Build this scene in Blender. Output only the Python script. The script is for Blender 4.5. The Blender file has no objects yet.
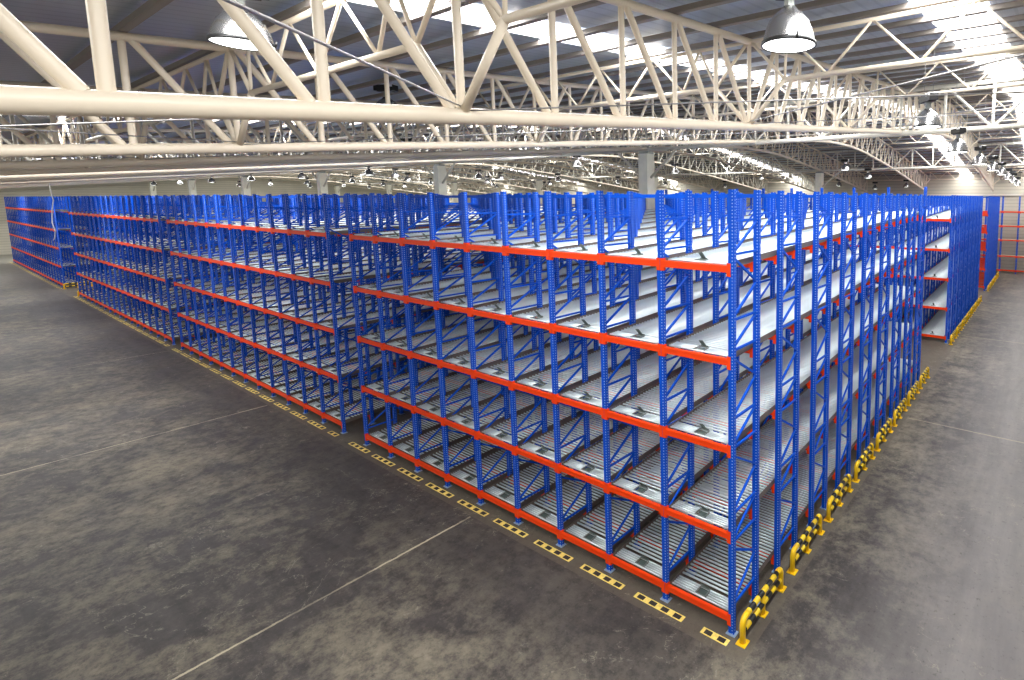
import bpy, math, random
from mathutils import Vector, Matrix

random.seed(7)
SC = bpy.context.scene
COL = SC.collection
CAM = Vector((3.9959, -6.4895, 6.9567))
PI = math.pi

# ------------------------------------------------------------------ materials
def mat(name, col, rough=0.5, metal=0.0, spec=0.5, var=0.0, vscale=3.0, bump=0.0):
    m = bpy.data.materials.new(name); m.use_nodes = True
    nt = m.node_tree; b = nt.nodes['Principled BSDF']
    b.inputs['Base Color'].default_value = (*col, 1)
    b.inputs['Roughness'].default_value = rough
    b.inputs['Metallic'].default_value = metal
    b.inputs['Specular IOR Level'].default_value = spec
    if var or bump:
        tc = nt.nodes.new('ShaderNodeTexCoord')
        n = nt.nodes.new('ShaderNodeTexNoise'); n.inputs['Scale'].default_value = vscale
        n.inputs['Detail'].default_value = 4
        nt.links.new(tc.outputs['Object'], n.inputs['Vector'])
        if var:
            r = nt.nodes.new('ShaderNodeValToRGB')
            r.color_ramp.elements[0].position = .3; r.color_ramp.elements[1].position = .7
            r.color_ramp.elements[0].color = (*[max(0, c*(1-var)) for c in col], 1)
            r.color_ramp.elements[1].color = (*[min(1, c*(1+var)) for c in col], 1)
            nt.links.new(n.outputs['Fac'], r.inputs['Fac'])
            nt.links.new(r.outputs['Color'], b.inputs['Base Color'])
        if bump:
            bp = nt.nodes.new('ShaderNodeBump'); bp.inputs['Strength'].default_value = bump
            nt.links.new(n.outputs['Fac'], bp.inputs['Height'])
            nt.links.new(bp.outputs['Normal'], b.inputs['Normal'])
    return m

class NT:
    """tiny math-node writer"""
    def __init__(s, nt): s.nt = nt
    def m(s, op, a, b=None, c=None):
        n = s.nt.nodes.new('ShaderNodeMath'); n.operation = op
        for i, v in enumerate((a, b, c)):
            if v is None: continue
            if isinstance(v, (int, float)): n.inputs[i].default_value = v
            else: s.nt.links.new(v, n.inputs[i])
        return n.outputs[0]
    def mix(s, f, a, b):
        n = s.nt.nodes.new('ShaderNodeMix'); n.data_type = 'RGBA'
        for sock, v in ((n.inputs[0], f), (n.inputs[6], a), (n.inputs[7], b)):
            if isinstance(v, (int, float)): sock.default_value = v
            elif isinstance(v, tuple): sock.default_value = (*v, 1)
            else: s.nt.links.new(v, sock)
        return n.outputs[2]
    def noise(s, vec, scale, detail=5, rough=.55, dist=0.0):
        n = s.nt.nodes.new('ShaderNodeTexNoise')
        n.inputs['Scale'].default_value = scale; n.inputs['Detail'].default_value = detail
        n.inputs['Roughness'].default_value = rough; n.inputs['Distortion'].default_value = dist
        s.nt.links.new(vec, n.inputs['Vector']); return n.outputs['Fac']
    def ramp(s, f, lo, hi):
        n = s.nt.nodes.new('ShaderNodeMapRange'); n.clamp = True
        n.inputs[1].default_value = lo; n.inputs[2].default_value = hi
        s.nt.links.new(f, n.inputs[0]); return n.outputs[0]
    def scale(s, vec, xyz):
        n = s.nt.nodes.new('ShaderNodeMapping'); n.inputs['Scale'].default_value = xyz
        s.nt.links.new(vec, n.inputs['Vector']); return n.outputs[0]

def emis(name, col, st):
    m = bpy.data.materials.new(name); m.use_nodes = True
    b = m.node_tree.nodes['Principled BSDF']
    b.inputs['Base Color'].default_value = (*col, 1)
    b.inputs['Emission Color'].default_value = (*col, 1)
    b.inputs['Emission Strength'].default_value = st
    return m

def post_mat():
    """blue powder coat with a column of punched slots through which the pale zinc shows"""
    m = mat('blue_perforated_steel', (.001, .074, .54), .48, spec=.15)
    nt = m.node_tree; b = nt.nodes['Principled BSDF']; N = NT(nt)
    tc = nt.nodes.new('ShaderNodeTexCoord')
    sp = nt.nodes.new('ShaderNodeSeparateXYZ'); nt.links.new(tc.outputs['Object'], sp.inputs[0])
    sn = nt.nodes.new('ShaderNodeSeparateXYZ'); nt.links.new(tc.outputs['Normal'], sn.inputs[0])
    side = N.m('GREATER_THAN', N.m('ABSOLUTE', sn.outputs[0]), .5)
    u = N.m('ADD', N.m('MULTIPLY', side, sp.outputs[1]), N.m('MULTIPLY', N.m('SUBTRACT', 1, side), N.m('SUBTRACT', sp.outputs[0], .022)))
    v = N.m('MULTIPLY', N.m('SUBTRACT', N.m('FRACT', N.m('DIVIDE', sp.outputs[2], .05)), .5), .05)
    d = N.m('ADD', N.m('POWER', N.m('ABSOLUTE', u), 2), N.m('POWER', N.m('ABSOLUTE', v), 2))
    f = N.m('LESS_THAN', d, .0088**2)
    nt.links.new(N.mix(f, (.001, .074, .54), (.42, .54, .80)), b.inputs['Base Color'])
    return m

def band_mat():
    m = mat('black_yellow_banded_paint', (.9, .6, .02), .35)
    nt = m.node_tree; b = nt.nodes['Principled BSDF']; N = NT(nt)
    tc = nt.nodes.new('ShaderNodeTexCoord')
    sp = nt.nodes.new('ShaderNodeSeparateXYZ'); nt.links.new(tc.outputs['Object'], sp.inputs[0])
    f = N.m('LESS_THAN', N.m('FRACT', N.m('DIVIDE', N.m('ADD', sp.outputs[1], 5.0), .29)), .5)
    nt.links.new(N.mix(f, (.95, .66, .02), (.012, .012, .012)), b.inputs['Base Color'])
    return m

def floor_mat():
    m = mat('worn_concrete', (.1, .1, .1), .5, spec=.22)
    nt = m.node_tree; b = nt.nodes['Principled BSDF']; N = NT(nt)
    g = nt.nodes.new('ShaderNodeNewGeometry'); P = g.outputs['Position']
    sp = nt.nodes.new('ShaderNodeSeparateXYZ'); nt.links.new(P, sp.inputs[0]); X, Y = sp.outputs[0], sp.outputs[1]
    big = N.noise(P, .16, 3, .5, .4)
    med = N.noise(P, .75, 9, .66, .25)
    fine = N.noise(P, 5.0, 8, .7)
    streakx = N.noise(N.scale(P, (.35, 2.6, 1)), 1.0, 6, .65, .3)      # tyre streaks along the front aisle
    streaky = N.noise(N.scale(P, (2.6, .30, 1)), 1.0, 6, .65, .3)      # and along the right aisle
    right = N.ramp(X, -.6, .6)
    streak = N.m('ADD', N.m('MULTIPLY', N.m('SUBTRACT', 1, right), streakx), N.m('MULTIPLY', right, streaky))
    dark = N.mix(streak, (.024, .021, .021), (.115, .102, .092))
    grit = N.noise(P, 3.4, 12, .80, .05)
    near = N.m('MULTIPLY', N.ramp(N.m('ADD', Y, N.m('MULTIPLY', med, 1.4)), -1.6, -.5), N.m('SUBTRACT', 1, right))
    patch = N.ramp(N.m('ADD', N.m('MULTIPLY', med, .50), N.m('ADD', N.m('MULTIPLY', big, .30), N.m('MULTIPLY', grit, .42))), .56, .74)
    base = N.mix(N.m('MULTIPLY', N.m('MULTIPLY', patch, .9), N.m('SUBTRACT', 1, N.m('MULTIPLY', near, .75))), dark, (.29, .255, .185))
    base = N.mix(N.m('MULTIPLY', N.ramp(grit, .52, .36), .45), base, (.018, .017, .018))
    # right aisle painted paler for the light its floor reflects
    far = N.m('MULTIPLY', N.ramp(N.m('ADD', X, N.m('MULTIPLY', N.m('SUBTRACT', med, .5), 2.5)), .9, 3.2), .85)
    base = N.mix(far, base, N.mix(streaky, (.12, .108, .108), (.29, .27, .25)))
    # unworn strip of slab under and just in front of the racks
    under = N.m('MULTIPLY', N.m('GREATER_THAN', Y, -.40), N.m('LESS_THAN', X, .42))
    base = N.mix(N.m('MULTIPLY', under, .7), base, N.mix(fine, (.085, .072, .054), (.17, .145, .11)))
    # far left and far end: paler floor
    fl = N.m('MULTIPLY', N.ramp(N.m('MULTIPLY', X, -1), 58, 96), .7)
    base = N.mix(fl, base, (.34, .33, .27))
    # pale chalky blotches
    blot = N.m('MULTIPLY', N.ramp(N.noise(P, 1.3, 10, .78, .3), .63, .70), .6)
    base = N.mix(blot, base, (.36, .33, .26))
    # hairline cracks and old chalky drag marks
    cr = N.noise(P, .42, 6, .6, .9)
    crack = N.m('MULTIPLY', N.m('LESS_THAN', N.m('ABSOLUTE', N.m('SUBTRACT', cr, .53)), .0022), N.ramp(grit, .46, .56))
    base = N.mix(N.m('MULTIPLY', crack, .5), base, (.34, .31, .24))
    spk = N.noise(P, 9.0, 4, .8)
    base = N.mix(N.m('MULTIPLY', N.ramp(spk, .60, .74), .5), base, (.24, .21, .16))
    base = N.mix(N.m('MULTIPLY', N.ramp(spk, .42, .30), .5), base, (.014, .013, .013))
    # saw-cut joints with pale dusty edges
    wob = N.m('MULTIPLY', N.m('SUBTRACT', grit, .5), .10)
    def line(c, pos, w):
        return N.m('LESS_THAN', N.m('ABSOLUTE', N.m('SUBTRACT', N.m('ADD', c, wob), pos)), w)
    inaisle = N.m('LESS_THAN', Y, -.42)
    j = None
    for px, w in ((-6.48, .024), (-18.15, .02), (-30, .014), (-42, .014)):
        l = N.m('MULTIPLY', line(X, px, w), inaisle)
        j = l if j is None else N.m('MAXIMUM', j, l)
    base = N.mix(N.m('MULTIPLY', j, N.ramp(med, .32, .55)), base, (.50, .44, .31))
    j2 = N.m('MAXIMUM', N.m('MULTIPLY', line(Y, 9.9, .03), N.m('GREATER_THAN', X, .45)), N.m('MULTIPLY', line(Y, 21.5, .04), N.m('GREATER_THAN', X, .45)))
    base = N.mix(N.m('MULTIPLY', j2, .5), base, (.42, .36, .24))
    nt.links.new(base, b.inputs['Base Color'])
    nt.links.new(N.m('ADD', .34, N.m('MULTIPLY', med, .3)), b.inputs['Roughness'])
    bp = nt.nodes.new('ShaderNodeBump'); bp.inputs['Strength'].default_value = .12
    bp.inputs['Distance'].default_value = .02
    nt.links.new(fine, bp.inputs['Height']); nt.links.new(bp.outputs['Normal'], b.inputs['Normal'])
    return m

def ribbed_mat(name, c1, c2, axis, pitch, rough=.5, metal=0.0):
    m = mat(name, c1, rough, metal)
    nt = m.node_tree; b = nt.nodes['Principled BSDF']; N = NT(nt)
    g = nt.nodes.new('ShaderNodeNewGeometry')
    sp = nt.nodes.new('ShaderNodeSeparateXYZ'); nt.links.new(g.outputs['Position'], sp.inputs[0])
    f = N.m('LESS_THAN', N.m('FRACT', N.m('DIVIDE', sp.outputs[axis], pitch)), .22)
    n = N.noise(g.outputs['Position'], .7, 4)
    nt.links.new(N.mix(f, N.mix(n, c1, tuple(x*.8 for x in c1)), c2), b.inputs['Base Color'])
    bp = nt.nodes.new('ShaderNodeBump'); bp.inputs['Strength'].default_value = .5; bp.inputs['Distance'].default_value = .03
    nt.links.new(f, bp.inputs['Height']); nt.links.new(bp.outputs['Normal'], b.inputs['Normal'])
    return m

M = dict(
    post=post_mat(), blue=mat('blue_powder_coat', (.001, .08, .56), .48, spec=.15),
    red=mat('red_orange_powder_coat', (.88, .058, .004), .42, spec=.25),
    roller=mat('zinc_roller_steel', (.78, .88, .88), .42, .45),
    rail=mat('galvanised_rail', (.20, .165, .14), .5, .3, var=.12),  # shade on the galvanised rails darkened into the base colour
    stop=mat('grey_green_stop_steel', (.12, .16, .14), .45, .3),
    bracket=mat('zinc_bracket', (.30, .32, .30), .4, .5),
    foot=mat('pale_blue_zinc', (.25, .35, .5), .5),
    cream=mat('cream_gloss_paint', (.80, .70, .55), .38, var=.04, vscale=1.2),
    creamfar=mat('pale_cream_paint', (.68, .65, .56), .5),
    purlin=mat('brown_grey_purlin', (.27, .24, .21), .6),
    deck=ribbed_mat('blue_grey_roof_sheet', (.44, .51, .59), (.32, .38, .45), 0, .25, .32, .25),
    sky=emis('skylight_sheet', (1.0, .98, 1.0), 3.0),
    column=mat('pale_column_concrete', (.90, .88, .74), .6, var=.05),
    yellow=mat('yellow_gloss_paint', (.95, .60, .01), .32),
    tape=mat('yellow_floor_paint', (.85, .66, .16), .6, var=.2, vscale=14),
    ink=mat('black_floor_paint', (.025, .022, .02), .6, var=.3, vscale=14),
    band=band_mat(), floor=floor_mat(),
    wallp=ribbed_mat('cream_horizontal_cladding', (.66, .62, .50), (.47, .44, .35), 2, .32, .6),
    alu=mat('spun_aluminium', (.55, .54, .53), .27, .95),
    black=mat('black_enamel', (.015, .015, .015), .35),
    glow=emis('lamp_diffuser', (1.0, 1.0, .97), 6.0),
    wire=mat('steel_wire', (.32, .31, .30), .4, .5),
    white=mat('white_plastic', (.85, .85, .82), .4),
    board=mat('pale_deck_board', (.66, .56, .36), .7, var=.15),
)

# ------------------------------------------------------------------ mesh writer
class MB:
    def __init__(s): s.v = []; s.f = []; s.mi = []; s.sm = []
    def box(s, c, d, mi=0, R=None):
        cx, cy, cz = c; hx, hy, hz = d[0]/2, d[1]/2, d[2]/2
        n = len(s.v)
        for sx, sy, sz in ((-1,-1,-1),(1,-1,-1),(1,1,-1),(-1,1,-1),(-1,-1,1),(1,-1,1),(1,1,1),(-1,1,1)):
            p = Vector((sx*hx, sy*hy, sz*hz))
            if R is not None: p = R @ p
            s.v.append((cx+p.x, cy+p.y, cz+p.z))
        for q in ((0,3,2,1),(4,5,6,7),(0,1,5,4),(1,2,6,5),(2,3,7,6),(3,0,4,7)):
            s.f.append(tuple(n+i for i in q)); s.mi.append(mi); s.sm.append(False)
        return s
    def tube(s, pts, r, n=8, mi=0, caps=True, smooth=True):
        pts = [Vector(p) for p in pts]
        k0 = len(s.v); prev = None
        for i, p in enumerate(pts):
            t = (pts[min(i+1, len(pts)-1)] - pts[max(i-1, 0)]).normalized()
            if prev is None:
                a = Vector((0, 0, 1)) if abs(t.z) < .9 else Vector((1, 0, 0))
                u = t.cross(a).normalized()
            else:
                u = (prev - t*prev.dot(t)).normalized()
            prev = u; w = t.cross(u)
            rr = r[i] if isinstance(r, (list, tuple)) else r
            for j in range(n):
                an = 2*PI*j/n
                q = p + u*(math.cos(an)*rr) + w*(math.sin(an)*rr)
                s.v.append(tuple(q))
        for i in range(len(pts)-1):
            for j in range(n):
                a = k0+i*n+j; b = k0+i*n+(j+1) % n
                s.f.append((a, b, b+n, a+n)); s.mi.append(mi); s.sm.append(smooth)
        if caps:
            s.f.append(tuple(k0+j for j in reversed(range(n)))); s.mi.append(mi); s.sm.append(False)
            e = k0+(len(pts)-1)*n
            s.f.append(tuple(e+j for j in range(n))); s.mi.append(mi); s.sm.append(False)
        return s
    def lathe(s, prof, n=32, mi=0, c=(0, 0, 0)):
        k0 = len(s.v)
        for r, z in prof:
            for j in range(n):
                a = 2*PI*j/n; s.v.append((c[0]+r*math.cos(a), c[1]+r*math.sin(a), c[2]+z))
        for i in range(len(prof)-1):
            for j in range(n):
                a = k0+i*n+j; b = k0+i*n+(j+1) % n
                s.f.append((a, b, b+n, a+n)); s.mi.append(mi); s.sm.append(True)
        return s
    def quad(s, ps, mi=0):
        n = len(s.v); s.v += [tuple(p) for p in ps]
        s.f.append(tuple(range(n, n+len(ps)))); s.mi.append(mi); s.sm.append(False); return s
    def mesh(s, name, mats):
        me = bpy.data.meshes.new(name)
        me.from_pydata(s.v, [], s.f)
        for m in (mats if isinstance(mats, (list, tuple)) else [mats]): me.materials.append(M[m])
        me.polygons.foreach_set('material_index', s.mi)
        me.polygons.foreach_set('use_smooth', s.sm)
        me.update(); return me

def put(name, me, parent=None, loc=(0, 0, 0), rot=None):
    o = bpy.data.objects.new(name, me); COL.objects.link(o)
    o.location = loc
    if rot: o.rotation_euler = rot
    if parent is not None: o.parent = parent
    return o
def tag(o, label, cat, group=None, kind=None):
    o['label'] = label; o['category'] = cat
    if group: o['group'] = group
    if kind: o['kind'] = kind
    return o
def empty(name, loc, label, cat, group=None, rot=None):
    o = put(name, None, None, loc, rot); o.empty_display_size = .2
    return tag(o, label, cat, group)
def struct(name, me, parent=None, loc=(0, 0, 0)):
    o = put(name, me, parent, loc)
    if parent is None: o['kind'] = 'structure'
    return o
ORD = ('first second third fourth fifth sixth seventh eighth ninth tenth eleventh twelfth thirteenth fourteenth fifteenth sixteenth '
       'seventeenth eighteenth nineteenth twentieth').split()
ORD += ['twenty-' + w for w in ORD[:9]]

# ------------------------------------------------------------------ pallet flow racks
BAY, PITCH, FD = 1.35, 1.6, .76
LEVELS = [.251, 1.657, 3.075, 4.475, 5.90]
SL = .035                                     # fall of the roller lanes towards the front

def post_mesh(h, name='post'):
    return MB().box((0, 0, h/2+.008), (.10, .07, h-.016)).box((0, 0, .006), (.17, .13, .012), 1).mesh(name, ['post', 'foot'])
def brace_bars(b, top=6.62, mi=0, y0=0.0):
    """horizontal and diagonal struts of one frame; period 1.6 m"""
    F, R = y0+.035, y0+FD-.035
    def bar(z0, y0_, z1, y1_):
        L = math.hypot(y1_-y0_, z1-z0); ang = math.atan2(z1-z0, y1_-y0_)
        b.box((0, (y0_+y1_)/2, (z0+z1)/2), (.035, L, .032), mi, Matrix.Rotation(ang, 3, 'X'))
    z = top; first = True
    bar(z, F, z, R); bar(z-.04, R, z-.47, F); bar(z-.5, F, z-.5, R); z -= .5
    while z > .5:
        for dz0, a, dz1, c in ((.05, F, .48, R), (.52, R, .95, F), (1.0, F, 1.0, R), (1.03, R, 1.42, F), (1.47, F, 1.47, R)):
            if z-dz1 < .12: break
            bar(z-dz0, a, z-dz1, c)
        z -= 1.55
    return b
def frame_whole_mesh(h):
    b = MB()
    for y in (0, FD):
        b.box((0, y, h/2+.008), (.10, .07, h-.016)).box((0, y, .006), (.17, .13, .012), 1)
    brace_bars(b, mi=0)
    return b.mesh('upright_frame', ['post', 'foot'])
ME_POST = post_mesh(7.08); ME_POST_TALL = post_mesh(7.36)
ME_BRACE = brace_bars(MB()).mesh('bracing', 'blue')
ME_FRAME = frame_whole_mesh(7.08)

def front_beam_mb(b=None, x=0.0, y=0.0, z=0.0):
    b = b or MB(); w = BAY-.10
    b.box((x, y-.010, z), (w, .05, .105))
    b.box((x, y-.012, z+.035), (w*.985, .058, .02))
    for s in (-1, 1):
        b.box((x+s*(w/2+.022), y-.0395, z-.01), (.046, .007, .20))
        b.box((x+s*(w/2-.012), y-.010, z-.01), (.024, .054, .20))
    return b
def support_mb(b=None, x=0.0, y=0.0, z=0.0):
    b = b or MB(); w = BAY-.10
    b.box((x, y, z), (w, .045, .08))
    for s in (-1, 1):
        b.box((x+s*(w/2-.03), y, z-.02), (.06, .075, .16))
    return b
ME_FBEAM = front_beam_mb().mesh('front_beam', 'red')
ME_SBEAM = support_mb().mesh('support_beam', 'red')

def lane_parts(n_fr):
    L = (n_fr-1)*PITCH+FD-.03
    r = MB()
    for i in range(5):                                   # close-set braking rollers at the pick face
        y = .055+i*.046
        for a, c in (((-.565, -.10), (.10, .565)) if i in (1, 2, 3) else ((-.565, .565),)):
            pass
        if 1 <= i <= 3:
            r.tube([(-.565, y, .052), (-.115, y, .052)], .016, 6); r.tube([(.115, y, .052), (.565, y, .052)], .016, 6)
        else:
            r.tube([(-.565, y, .052), (.565, y, .052)], .016, 6)
    y = .345
    while y < L:
        r.tube([(-.565, y, .045), (.565, y, .045)], .0175, 8); y += .08
    rail = MB()
    rail.box((0, .02+(L-.02)/2, .030), (.006, L-.02, .10)).box((.012, .02+(L-.02)/2, -.017), (.022, L-.02, .006))
    stop = MB()
    stop.box((0, .074, .062), (.20, .014, .02)).box((0, .232, .062), (.20, .014, .02))
    stop.box((-.095, .152, .062), (.014, .15, .02)).box((.095, .152, .062), (.014, .15, .02))
    stop.box((0, .152, .035), (.17, .14, .008), 1)
    R = Matrix.Rotation(.62, 3, 'X') @ Matrix.Rotation(-.15, 3, 'Y')
    stop.box((.0, .20, .125), (.075, .012, .16), 1, R)
    stop.tube([(-.07, .245, .075), (.07, .245, .075)], .012, 6, 1)
    return (r.mesh('rollers', 'roller'), rail.mesh('side_rail', 'rail'), stop.mesh('pallet_stop', ['bracket', 'stop']), L)
LANES = {}
def lane_meshes(n):
    if n not in LANES: LANES[n] = lane_parts(n)
    return LANES[n]
def lane_whole(n):
    key = ('w', n)
    if key not in LANES:
        r, rail, stop, L = lane_meshes(n)
        b = MB()
        for i in range(5): b.tube([(-.565, .055+i*.046, .052), (.565, .055+i*.046, .052)], .016, 5)
        y = .345
        while y < L: b.tube([(-.565, y, .045), (.565, y, .045)], .0175, 6); y += .08
        for s in (-1, 1): b.box((s*.585, .02+(L-.02)/2, .030), (.008, L-.02, .10), 1)
        b.box((0, .152, .05), (.20, .17, .03), 2)
        b.box((.0, .20, .125), (.075, .012, .16), 2, Matrix.Rotation(.62, 3, 'X'))
        LANES[key] = b.mesh('roller_lane', ['roller', 'rail', 'stop'])
    return LANES[key]

def mesh_into(b, me_fn): pass

def rack(x_right, y0, bays, n_fr, label, detail, tall_rear=False, lanes=True, levels=LEVELS, slope=SL, boards=False):
    """x_right = right-most upright line; the block runs to -X in bays and to +Y in frames"""
    root = empty('pallet_flow_rack' if lanes else 'pallet_rack', (x_right, y0, 0), label, 'rack', 'warehouse rack blocks')
    # upright frames: the nearest 100 one by one, anything deeper as one mass
    spots = [(i, k) for k in range(n_fr) for i in range(bays+1)]
    spots.sort(key=lambda s: (s[1] + (0 if s[0] == 0 else .15*s[0] if s[0] < 6 else .9)) if detail >= 0 else 0)
    rest = MB()
    for n, (i, k) in enumerate(spots):
        x, y = -i*BAY, k*PITCH
        tall = tall_rear and k == n_fr-1
        if n < 100:
            if detail >= 2:
                f = put('upright_frame', ME_BRACE, root, (x, y, 0))
                put('post', ME_POST, f); put('post', ME_POST_TALL if tall else ME_POST, f, (0, FD, 0))
            else:
                put('upright_frame', ME_FRAME, root, (x, y, 0))
        else:
            for yy in (y, y+FD):
                h = 7.36 if tall and yy > y else 7.08
                rest.box((x, yy, h/2), (.10, .07, h))
            for zz in (1.2, 2.2, 3.6, 4.6, 6.1, 6.62): rest.box((x, y+FD/2, zz), (.035, FD-.08, .032))
    if rest.v:
        o = put('upright_frame', rest.mesh('upright_frames_behind', 'post'), root); o['kind'] = 'stuff'
    # beams
    cnt = 0; sb = []; extra_f = MB()
    for i in range(bays):
        for L, z in enumerate(levels):
            if cnt < 100: put('front_beam', ME_FBEAM, root, (-(i+.5)*BAY, 0, z))
            else: front_beam_mb(extra_f, -(i+.5)*BAY, 0, z)
            cnt += 1
            for k in range(n_fr):
                for e in (0, FD):
                    if k == 0 and e == 0: continue
                    y = k*PITCH+e
                    sb.append((i*.7+k*.5, -(i+.5)*BAY, y, z+slope*y-.06))
    if extra_f.v:
        o = put('front_beam', extra_f.mesh('front_beams_beyond', 'red'), root); o['kind'] = 'stuff'
    sb.sort(); rest = MB()
    for n, (_, x, y, z) in enumerate(sb):
        if n < 100: put('support_beam', ME_SBEAM, root, (x, y, z))
        else: rest.box((x, y, z), (BAY-.10, .045, .08)).box((x-.595, y, z-.02), (.06, .075, .16)).box((x+.595, y, z-.02), (.06, .075, .16))
    if rest.v:
        o = put('support_beam', rest.mesh('support_beams_behind', 'red'), root); o['kind'] = 'stuff'
    # ties across the tops of the frames
    for k in range(1, n_fr, 2):
        t = MB()
        for i in range(bays): t.box((-(i+.5)*BAY, k*PITCH, 6.99), (BAY-.10, .04, .07))
        put('top_tie', t.mesh('top_tie', 'blue'), root)
    if lanes:
        r, rail, stop, L = lane_meshes(n_fr); ang = math.atan(slope)
        cnt = 0; rest_l = []
        for i in range(bays):
            for z in levels:
                loc = (-(i+.5)*BAY, 0.0, z+.012)
                if cnt < 100:
                    if detail >= 2:
                        o = put('roller_lane', r, root, loc, (ang, 0, 0))
                        put('side_rail', rail, o, (-.588, 0, 0)); put('side_rail', rail, o, (.588, 0, 0), (0, 0, 0)).scale = (-1, 1, 1)
                        put('pallet_stop', stop, o)
                    else:
                        put('roller_lane', lane_whole(n_fr), root, loc, (ang, 0, 0))
                else: rest_l.append(loc)
                cnt += 1
        if rest_l:
            b = MB(); w = lane_whole(n_fr); vs = [v.co.copy() for v in w.vertices]; R = Matrix.Rotation(ang, 3, 'X')
            for loc in rest_l:
                n0 = len(b.v); b.v += [tuple(R @ v + Vector(loc)) for v in vs]
                for p in w.polygons:
                    b.f.append(tuple(n0+q for q in p.vertices)); b.mi.append(p.material_index); b.sm.append(p.use_smooth)
            o = put('roller_lane', b.mesh('roller_lanes_beyond', ['roller', 'rail', 'stop']), root); o['kind'] = 'stuff'
    if boards:
        for i in range(bays):
            for z in levels[1:]:
                put('deck_board', MB().box((0, 0, 0), (BAY-.12, .62, .02)).mesh('deck_board', 'board'), root, (-(i+.5)*BAY, .38, z+.066))
    return root

rack(0, 0, 9, 9, 'large blue and red pallet flow rack nearest the camera, filling the middle and right', 2, tall_rear=True)
rack(-13.57, 0, 12, 9, 'blue and red pallet flow rack just left of the nearest rack across a narrow gap', 2)
rack(-31.2, 0, 17, 7, 'blue and red flow rack third from the camera, ending at the cross aisle', 1)
rack(-60.4, 0, 23, 7, 'farthest blue and red flow rack by the left wall, beyond the cross aisle', 1)
rack(0, 19.65, 9, 8, 'blue flow rack standing behind the nearest rack along the right-hand aisle', 1, tall_rear=True)
rack(0, 36.1, 5, 6, 'blue upright rack with cluttered red beams at the far end of the right aisle', 1, lanes=False,
     levels=[.29, 1.6, 3.08, 4.37, 5.68], slope=0)
rack(10.9, 47.1, 12, 1, 'blue and red rack one bay deep standing against the far back wall', 1, lanes=False,
     levels=[.29, 1.6, 3.08, 4.37, 5.68], slope=0, boards=True)

# ------------------------------------------------------------------ yellow and black guard rails
def arc(c, r, a0, a1, n, f): return [f(c, r, a0+(a1-a0)*i/n) for i in range(n+1)]
def guard_meshes(L):
    r = .046
    top = .40; rb = .10
    rails = []
    rails.append(MB().tube([(0, .10, top), (0, L-.10, top)], r, 12).mesh('rail', 'band'))
    rails.append(MB().tube([(0, .035, .19), (0, L-.035, .19)], r*.92, 12).mesh('rail', 'band'))
    def endpost(y, s):
        pts = [(0, y, .01), (0, y, top-rb)]
        for i in range(1, 7):
            a = PI/2*i/6
            pts.append((0, y+s*rb*(1-math.cos(a)), top-rb+rb*math.sin(a)))
        pts.append((0, y+s*(rb+.06), top))
        b = MB().tube(pts, r*1.06, 12).box((0, y, .006), (.17, .17, .012))
        for dx in (-.06, .06):
            for dy in (-.06, .06): b.tube([(dx, y+dy, .012), (dx, y+dy, .026)], .01, 6)
        return b.mesh('end_post', 'yellow')
    mid = MB().tube([(0, L/2, .01), (0, L/2, top-.02)], r*.9, 12).box((0, L/2, .006), (.15, .15, .012)).mesh('middle_post', 'yellow')
    return rails, endpost(0, 1), endpost(L, -1), mid
GM = guard_meshes(1.34)
def guard(x, y, label, group, rot=None):
    g = empty('guard_rail', (x, y, 0), label, 'guard rail', group, rot)
    for m in GM[0]: put('rail', m, g)
    put('end_post', GM[1], g); put('end_post', GM[2], g); put('middle_post', GM[3], g)
GG = 'yellow and black guard rails on the right aisle'
for k in range(8):
    guard(.238, -.07+1.837*k, f'{ORD[k]} black and yellow guard rail along the nearest rack from its front corner', GG)
for k in range(7):
    guard(.238, 19.5+1.8*k, f'{ORD[k]} yellow and black guard rail along the second rack down the right aisle', GG)
for k in range(5):
    guard(.238, 36.1+1.85*k, f'{ORD[k]} yellow and black guard rail beside the end rack of the right aisle', GG)
for k, (x, w) in enumerate(((-60.15, 'at the open end of the farthest left rack'), (-54.45, 'at the left end of the third rack'))):
    for j in range(2):
        guard(x, -.05+1.84*j, f'{("front", "rear")[j]} yellow and black guard rail {w}', 'yellow and black guard rails on the cross aisle')

# ------------------------------------------------------------------ painted floor markers in front of the uprights
def marker_mesh(L, n):
    b = MB().box((0, 0, .0015), (L, .125, .003))
    for i in range(n):
        x = -L/2+L*(i+.5)/n
        b.box((x, 0, .0036), (L/n*.55, .085, .0012), 1)
    return b.mesh('floor_marker', ['tape', 'ink'])
MK = marker_mesh(1.05, 4); MKH = marker_mesh(.50, 2)
def markers(x0, n, where, group, half=False):
    for i in range(n):
        h = half and i == 0
        put_ = put('floor_marker', MKH if h else MK, None, (x0-i*BAY-(.20 if h else 0), -.20, .0005))
        tag(put_, f'{ORD[i]} black and yellow floor strip {where}', 'floor marking', group)
markers(0, 10, 'along the nearest rack front, from its right corner', 'floor strips before the nearest rack', True)
markers(-13.57, 13, 'along the second rack front, from its right end', 'floor strips before the second rack', True)
markers(-31.2, 18, 'along the third rack front, from its right end', 'floor strips before the third rack', True)
markers(-60.4, 24, 'along the farthest left rack front, from its right end', 'floor strips before the farthest left rack', True)

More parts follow.
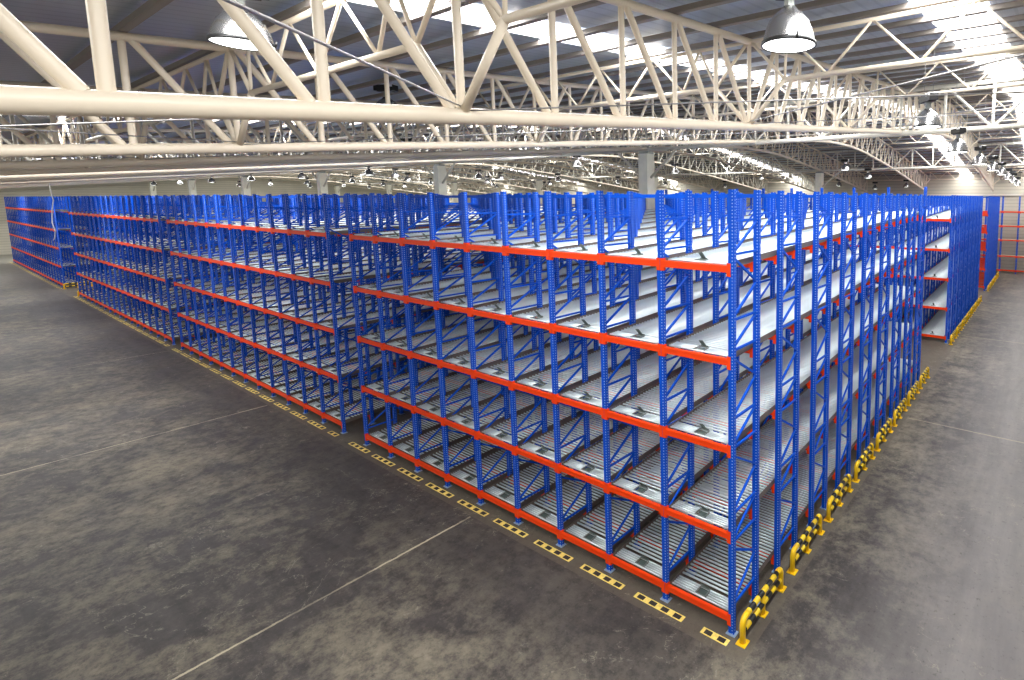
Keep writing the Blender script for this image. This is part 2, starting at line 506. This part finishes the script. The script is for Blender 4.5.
# ------------------------------------------------------------------ roof structure
A = .489
def zb(y):                                    # bottom chord height at world y
    yp = y-CAM.y
    if yp <= 25: h = A+.0967*yp
    elif yp < 35.5:
        t = (yp-25)/10.5; p0, p1, p2 = A+.0967*25, A+.0967*30.25+.02, A+.0967*25
        h = (1-t)**2*p0+2*t*(1-t)*p1+t*t*p2
    elif yp <= 41.2: h = A+.0967*(60.5-yp)
    else: h = A+.0967*19.3-.125*(yp-41.2)
    return CAM.z+h
def zt(y):
    yp = y-CAM.y
    if yp <= 30.25: h = A+.0967*yp
    elif yp <= 41.2: h = A+.0967*(60.5-yp)
    else: h = A+.0967*19.3-.125*(yp-41.2)
    return CAM.z+h+1.50
PN = 1.10
NODES = [CAM.y+2.94+PN*j for j in range(-5, 48)]          # panel points along a truss
NODES = [y for y in NODES if y < 48.4]
Y1, Y2 = NODES[0], NODES[-1]
MIDS = [CAM.y+8.32, CAM.y+30.25, CAM.y+52.2]; ENDS = [CAM.y+19.3, CAM.y+41.2]
TX = [5.16-6.0*k for k in range(19)]

bc = MB().tube([(0, y, zb(y)) for y in NODES], .078, 14).mesh('bottom_chord', 'cream')
tp = MB().tube([(0, y, zt(y)) for y in NODES], .062, 12).mesh('top_chord', 'cream')
plates = MB()
struts = []
lat = MB()
for i, y in enumerate(NODES):
    v0, v1 = (0, y, zb(y)+.04), (0, y, zt(y)-.04)
    struts.append(('vertical_strut', v0, v1, .040))
    if i+1 < len(NODES):
        y2 = NODES[i+1]; mid = (y+y2)/2
        # diagonals lean towards the middle of each span
        if mid < ENDS[0]: up_first = mid < MIDS[0]
        elif mid < ENDS[1]: up_first = mid < MIDS[1]
        else: up_first = mid < MIDS[2]
        if up_first: d0, d1 = (0, y+.10, zt(y)-.03), (0, y2-.10, zb(y2)+.05)
        else: d0, d1 = (0, y2-.10, zt(y2)-.03), (0, y+.10, zb(y)+.05)
        struts.append(('diagonal_strut', d0, d1, .046))
for nm, p, q, r in struts: lat.tube([p, q], r, 6, caps=False)
LAT = lat.mesh('web_lattice', 'creamfar')
STR = [(nm, MB().tube([p, q], r, 10, caps=False).mesh(nm, 'cream')) for nm, p, q, r in struts]
names_t = ['cream tubular roof truss high on the right, descending above the right aisle',
           'nearest cream tubular roof truss with the thick bottom tube crossing the whole photo',
           'cream roof truss directly behind the thickest near one',
           'cream roof truss over the gap beside the nearest rack, third behind the near one']
for k, x in enumerate(TX):
    if k < 4: lb = names_t[k]
    else: lb = f'far cream roof truss, {ORD[k-1]} leftward in line counting the nearest thick one first'
    root = empty('roof_truss', (x, 0, 0), lb, 'truss', 'long roof trusses')
    put('bottom_chord', bc, root); put('top_chord', tp, root)
    if k < 4:
        for nm, me in STR: put(nm, me, root)
    else: put('web_lattice', LAT, root)

# cross trusses running left to right between the long ones, one at every fifth panel point
XL, XR = TX[-1]-1.8, 11.2
CY = [CAM.y+2.94+5*PN*j for j in range(-1, 10)]
CY = [y for y in CY if y < 48]
GIRD = [min(CY, key=lambda y: abs(y-e)) for e in ENDS]
ci = 0
for j, y in enumerate(CY):
    if y in GIRD:
        zl, zh = zb(y)-.06, zt(y)-.06
        g = empty('girder_truss', (0, y, 0), ('pale tubular girder truss carried on the columns above the rack rear, near the ridge side',
                  'second pale girder truss on columns, farther towards the back wall')[GIRD.index(y)], 'girder', 'girder trusses')
        put('bottom_chord', MB().tube([(XL, 0, zl), (XR, 0, zl)], .085, 12).mesh('bottom_chord', 'creamfar'), g)
        put('top_chord', MB().tube([(XL, 0, zh), (XR, 0, zh)], .075, 12).mesh('top_chord', 'creamfar'), g)
        w = MB(); x = 5.16; n = 0
        while x > XL+1.5:
            w.tube([(x, 0, zl), (x, 0, zh)], .055, 8, caps=False)
            if n % 2: w.tube([(x, 0, zh), (x-1.5, 0, zl)], .05, 8, caps=False)
            else: w.tube([(x, 0, zl), (x-1.5, 0, zh)], .05, 8, caps=False)
            x -= 1.5; n += 1
        put('web_lattice', w.mesh('web_lattice', 'creamfar'), g)
        continue
    zl, zh = zb(y)+.76, zt(y)+.0
    g = empty('cross_truss', (0, y, 0), f'light zigzag cross truss spanning between the long trusses, {ORD[ci]} from the camera side', 'truss', 'cross trusses')
    ci += 1
    xs = [x for x in TX]
    lo = MB()
    for k, xt in enumerate(xs):
        w = MB()
        xl = xs[k+1] if k+1 < len(xs) else xt-1.8
        lo.tube([(xt-.72, 0, zl), (xl+.72 if k+1 < len(xs) else xl, 0, zl)], .04, 8)
        for s in ((-1,) if k == 0 else (-1, 1)):
            kn = MB().tube([(xt+s*.72, 0, zl), (xt+s*.06, 0, zb(y)+.06)], .042, 8)
            kn.tube([(xt+s*.72, 0, zl), (xt+s*.06, 0, zh-.03)], .03, 6)
            put('knee_brace', kn.mesh('knee_brace', 'cream'), g)
        for q in range(4):
            x0 = xt-q*1.5
            if q == 0: x0 = xt-.72
            x1 = xt-(q+.75 if q == 0 else q+.5)*1.5
            if k+1 >= len(xs) and q > 0: break
            w.tube([(x0, 0, zl), (xt-(q+.5)*1.5 if q else xt-1.1, 0, zh)], .024, 6)
            w.tube([(xt-(q+.5)*1.5 if q else xt-1.1, 0, zh), (xt-min((q+1)*1.5, 5.28), 0, zl)], .024, 6)
        put('web_lattice', w.mesh('web_lattice', 'cream'), g)
    put('bottom_chord', lo.mesh('bottom_chord', 'cream'), g)
    put('top_chord', MB().tube([(XL, 0, zh), (TX[0], 0, zh)], .036, 8).mesh('top_chord', 'cream'), g)

# thin tie rods crossing in the plane of the bottom chords
rc = 0
BN = ('between the two nearest long trusses', 'between the near truss and the next behind', 'behind the second long truss')
for k in range(3):
    for j in range(0, 4):
        ya, yb = CY[j], CY[j+1]; xa, xb = TX[k], TX[k+1]
        g = empty('cross_bracing', (0, 0, 0), f'{ORD[j]} pair of thin crossed tie rods {BN[k]}', 'bracing', 'crossed tie rods')
        for p, q in (((xa, ya, zb(ya)+.09), (xb, yb, zb(yb)+.09)), ((xa, yb, zb(yb)+.05), (xb, ya, zb(ya)+.05))):
            put('rod', MB().tube([p, q], .008, 6).mesh('rod', 'wire'), g)

# ------------------------------------------------------------------ columns
GY = GIRD
ci = 0
for r_, y in enumerate(GY):
    for c_, x in enumerate((-12.86, -30.86, -48.86, -66.86, -84.86, -102.86)):
        zl = zb(y)-.06-.085
        lb = f'pale square column under the {("nearer", "farther")[r_]} girder, {ORD[c_]} from the right'
        g = empty('column', (x, y, 0), lb, 'column', 'concrete columns')
        g['kind'] = 'thing'
        put('shaft', MB().box((0, 0, (zl-.12)/2), (.54, .54, zl-.12)).mesh('shaft', 'column'), g)
        put('cap_plate', MB().box((0, 0, zl-.06), (.56, .40, .12)).mesh('cap_plate', 'bracket'), g)
        for s in (-1, 1):
            put('knee_brace', MB().tube([(s*.27, 0, zl-1.25), (s*1.85, 0, zl+.02)], .065, 8).mesh('knee_brace', 'creamfar'), g)

# ------------------------------------------------------------------ roof, purlins, skylights, walls, floor
WX0, WX1, WY0, WY1 = -105.0, 13.0, -9.3, 48.9
zr = lambda y: zt(y)+.062+.135
ceil = MB()
ys = [WY0, CAM.y+30.25, CAM.y+41.2, WY1]
SKX = [2.45, -3.3, -21.3, -39.3, -57.3, -75.3, -93.3]  # leftmost strip added to brighten the left wall
for a, b in zip(ys, ys[1:]):
    for s, off in ((1, 0), (-1, .06)):
        q = [(WX0, a, zr(a)+off), (WX1, a, zr(a)+off), (WX1, b, zr(b)+off), (WX0, b, zr(b)+off)]
        ceil.quad(q if s < 0 else q[::-1])
ceiling = struct('ceiling', ceil.mesh('ceiling', 'deck'))
for y in NODES:
    put('purlin', MB().box((0, y, zr(y)-.09), (WX1-WX0-.4, .05, .08)).box((0, y+.03, zr(y)-.128), (WX1-WX0-.4, .07, .010)).mesh('purlin', 'purlin'),
        ceiling, ((WX0+WX1)/2, 0, 0))
for x in SKX:
    for a, b in zip(ys, ys[1:]):
        c = MB(); w = .50
        c.quad([(x-w, a, zr(a)-.012), (x-w, b, zr(b)-.012), (x+w, b, zr(b)-.012), (x+w, a, zr(a)-.012)])
        put('skylight', c.mesh('skylight', 'sky'), ceiling)

def wall(name, p, q, h0, h1, m='wallp'):
    (x0, y0), (x1, y1) = p, q
    b = MB(); n = 12
    dx, dy = x1-x0, y1-y0; L = math.hypot(dx, dy); nx, ny = -dy/L*.2, dx/L*.2
    for i in range(n):
        t0, t1 = i/n, (i+1)/n
        xa, ya, xb, yb = x0+dx*t0, y0+dy*t0, x0+dx*t1, y0+dy*t1
        za, zb_ = h1(ya), h1(yb)
        b.quad([(xa, ya, h0), (xb, yb, h0), (xb, yb, zb_), (xa, ya, za)])
        b.quad([(xa+nx, ya+ny, h0), (xa+nx, ya+ny, za), (xb+nx, yb+ny, zb_), (xb+nx, yb+ny, h0)])
    return struct(name, b.mesh(name, m))
wall('wall_left', (WX0, WY0), (WX0, WY1), 0, zr)
wall('wall_back', (WX0, WY1), (WX1, WY1), 0, zr)
wall('wall_right', (WX1, 16.0), (WX1, WY1), 0, zr)
struct('trim_1', MB().box(((WX0+WX1)/2, WY1-.08, 7.25), (WX1-WX0, .10, .18)).mesh('trim_1', 'creamfar'))
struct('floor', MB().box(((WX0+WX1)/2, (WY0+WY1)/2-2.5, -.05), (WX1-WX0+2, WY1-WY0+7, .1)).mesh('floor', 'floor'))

# ------------------------------------------------------------------ lamps
prof = [(.045, .40), (.075, .395), (.10, .36), (.16, .315), (.215, .25), (.25, .17), (.275, .08), (.285, .012), (.290, .0)]
L_REF = MB().lathe(prof, 40).lathe([(r-.006, z) for r, z in reversed(prof)], 40).mesh('reflector', 'alu')
L_RIM = MB().lathe([(.282, .030), (.300, .028), (.303, -.008), (.285, -.010), (.282, .012)], 40).tube([(.30, .02, .0), (.312, .02, .06)], .012, 6).mesh('rim', 'black')
L_DIF = MB().lathe([(.284, .0), (.20, -.012), (.10, -.018), (.001, -.020)], 40).mesh('diffuser', 'glow')
L_NECK = MB().lathe([(.055, .395), (.055, .50), (.07, .505), (.07, .53), (.02, .535)], 20).mesh('neck', 'bracket')
hb = MB()
hb.box((0, 0, .62), (.50, .20, .14)).box((0, 0, .545), (.36, .17, .03)).box((.10, 0, .70), (.14, .16, .03))
L_HSG = hb.mesh('ballast_housing', 'black')
L_BOX = MB().box((.17, -.02, .675), (.13, .21, .07)).mesh('junction_box', 'white')
def whole_lamp(top):
    b = MB().lathe(prof, 16, 0).lathe([(.282, .03), (.30, .028), (.303, -.008), (.285, -.01)], 16, 1)
    b.lathe([(.284, 0), (.001, -.02)], 16, 2).box((0, 0, .62), (.50, .20, .16), 1).box((0, 0, .48), (.12, .12, .18), 0)
    for s in (-1, 1): b.tube([(s*.2, 0, .70), (s*.2, 0, top)], .009, 4, 3)
    return b.mesh('high_bay_lamp', ['alu', 'black', 'glow', 'wire'])
def lamp(x, y, z, label, group, near=False, rot=0):
    if near:
        g = empty('high_bay_lamp', (x, y, z), label, 'lamp', group, (0, 0, rot))
        put('reflector', L_REF, g); put('rim', L_RIM, g); put('diffuser', L_DIF, g); put('neck', L_NECK, g)
        h = put('ballast_housing', L_HSG, g); put('junction_box', L_BOX, h)
        top = zr(y)-z-.02
        for s in (-1, 1): put('suspension_wire', MB().tube([(s*.2, 0, .69), (s*.2, 0, top)], .006, 6).mesh('suspension_wire', 'wire'), g)
    else:
        tag(put('high_bay_lamp', whole_lamp(zr(y)-z-.01), None, (x, y, z)), label, 'lamp', group)
PX = .8507; PY = .5258
def lamp_px(px, py, w):
    F_, CX_, CY_ = 517.49, 731.32, 253.38; yaw, pit = .5536, .1070
    fw = Vector((-math.sin(yaw)*math.cos(pit), math.cos(yaw)*math.cos(pit), -math.sin(pit))); rt = Vector((math.cos(yaw), math.sin(yaw), 0)); up = rt.cross(fw)
    return CAM + (fw+rt*((px-CX_)/F_)-up*((py-CY_)/F_))*(F_*.6/w)
LEFTP = CAM+(lamp_px(243, 44, 60)-CAM)*1.17
LR = [(1.45, -1.18, 8.61, 'large aluminium high bay lamp at the top of the photo above the rack corner'),
      (1.53, 5.78, 8.52, 'aluminium high bay lamp second in the row over the right aisle'),
      (1.48, 10.48, 8.32, 'aluminium high bay lamp third in the row over the right aisle'),
      (1.45, 16.3, 8.28, 'aluminium high bay lamp fourth in the row over the right aisle'),
      (1.40, 22.2, 8.30, 'small high bay lamp fifth in the row over the right aisle'),
      (1.38, 27.6, 8.30, 'small high bay lamp sixth in the row over the right aisle'),
      (1.36, 33.0, 8.20, 'small high bay lamp seventh in the row over the right aisle'),
      (1.36, 38.4, 8.1, 'small high bay lamp eighth in the row over the right aisle'),
      (1.36, 43.8, 8.0, 'farthest small high bay lamp in the row over the right aisle')]
for i, (x, y, z, lb) in enumerate(LR): lamp(x, y, z, lb, 'high bay lamps over the right aisle', i < 6, -.9)
lamp(*LEFTP, 'large aluminium high bay lamp top left behind the diagonal tube', 'high bay lamps over the racks', True, .9)
lamp(-10.29, .26, 9.05, 'high bay lamp half hidden behind the thick bottom tube of the near truss', 'high bay lamps over the racks', True, .5)
lamp(-18.05, 4.58, 8.66, 'high bay lamp just under the second truss tube, left of centre', 'high bay lamps over the racks', True, .5)
where = ['left of the nearest column', 'right of the nearest column', 'left of the second column', 'right of the second column', 'right above the nearest rack, small and far',
         'beside the one right of the nearest column', 'in the bright skylight streak', 'under the arched truss at the right', 'low under the arched truss', 'right of the arched lamp near the tall posts',
         'tiny one left of the tall rack posts', 'tiny one right of the tall rack posts', 'tiny one above the rack tops near the skylight']
far = [(577, 166, 9.5), (675, 173, 8), (395.6, 177, 7.3), (501, 179, 6), (728, 172, 7), (761, 179, 5.5), (790, 178, 5), (845, 170, 9), (839, 186, 5),
       (868, 178, 7.5), (875, 189, 6), (906, 187, 6), (725, 187, 5.2)]
for (px, py, w), wh in zip(far, where):
    p = lamp_px(px, py, w)
    if abs(p.y-34.7) < 1.2: p = CAM+(p-CAM)*.94
    while p.y > 46 or p.z+.8 > zr(p.y): p = CAM+(p-CAM)*.97
    lamp(p.x, p.y, p.z, 'small high bay lamp '+wh, 'high bay lamps over the racks')
n = 0
for i in range(6):
    for j in range(6):
        x, y = -34.0-10.5*i, 2.5+7.6*j
        tag(put('high_bay_lamp', whole_lamp(zr(y)-8.45), None, (x, y, 8.44)), 'tiny distant high bay lamp hanging over the far left racks', 'lamp', 'distant high bay lamps')

# loose white cable hanging at the far left
cb = MB().tube([(-56.0, -.5, 9.4), (-55.5, -.5, 8.6), (-55.9, -.5, 7.7), (-55.2, -.5, 6.8), (-56.4, -.5, 6.0), (-57.0, -.5, 5.2), (-56.2, -.5, 4.6), (-56.8, -.5, 4.1), (-57.6, -.5, 3.9)], .028, 6)
tag(put('hanging_cable', cb.mesh('hanging_cable', 'white')), 'thin white cable dangling from the roof before the farthest left rack', 'cable')

# ------------------------------------------------------------------ light
for i, x in enumerate(SKX):
    for a, b in zip(ys, ys[1:]):
        d = bpy.data.lights.new('daylight', 'AREA'); d.shape = 'RECTANGLE'; d.size = 1.0
        Ln = math.hypot(b-a, zr(b)-zr(a)); d.size_y = Ln
        d.energy = (60 if x > -10 else 84)*Ln; d.color = (.98, .99, 1.0)
        o = bpy.data.objects.new('daylight', d); COL.objects.link(o)
        o.location = (x, (a+b)/2, (zr(a)+zr(b))/2-.05); o.rotation_euler = (math.atan2(zr(b)-zr(a), b-a), 0, 0)
w = bpy.data.worlds.new('outdoors'); SC.world = w; w.use_nodes = True
w.node_tree.nodes['Background'].inputs[0].default_value = (1.0, .95, .88, 1)
w.node_tree.nodes['Background'].inputs[1].default_value = .62

# ------------------------------------------------------------------ camera
cd = bpy.data.cameras.new('camera'); cam = bpy.data.objects.new('camera', cd); COL.objects.link(cam)
cam.location = CAM; cam.rotation_euler = (PI/2-.1070, 0, .5536)
cd.sensor_fit = 'HORIZONTAL'; cd.sensor_width = 36; cd.lens = 517.49/1024*36
cd.shift_x = (512-731.32)/1024; cd.shift_y = -(340-253.38)/1024
cd.clip_start = .05; cd.clip_end = 500
SC.camera = cam
SC.view_settings.view_transform = 'Standard'; SC.view_settings.look = 'None'
SC.view_settings.gamma = 1; SC.view_settings.use_curve_mapping = False
SC.view_settings.exposure = 0.0
SC.cycles.use_denoising = True
SC.cycles.max_bounces = 8; SC.cycles.diffuse_bounces = 5; SC.cycles.glossy_bounces = 3
SC.cycles.sample_clamp_indirect = 6
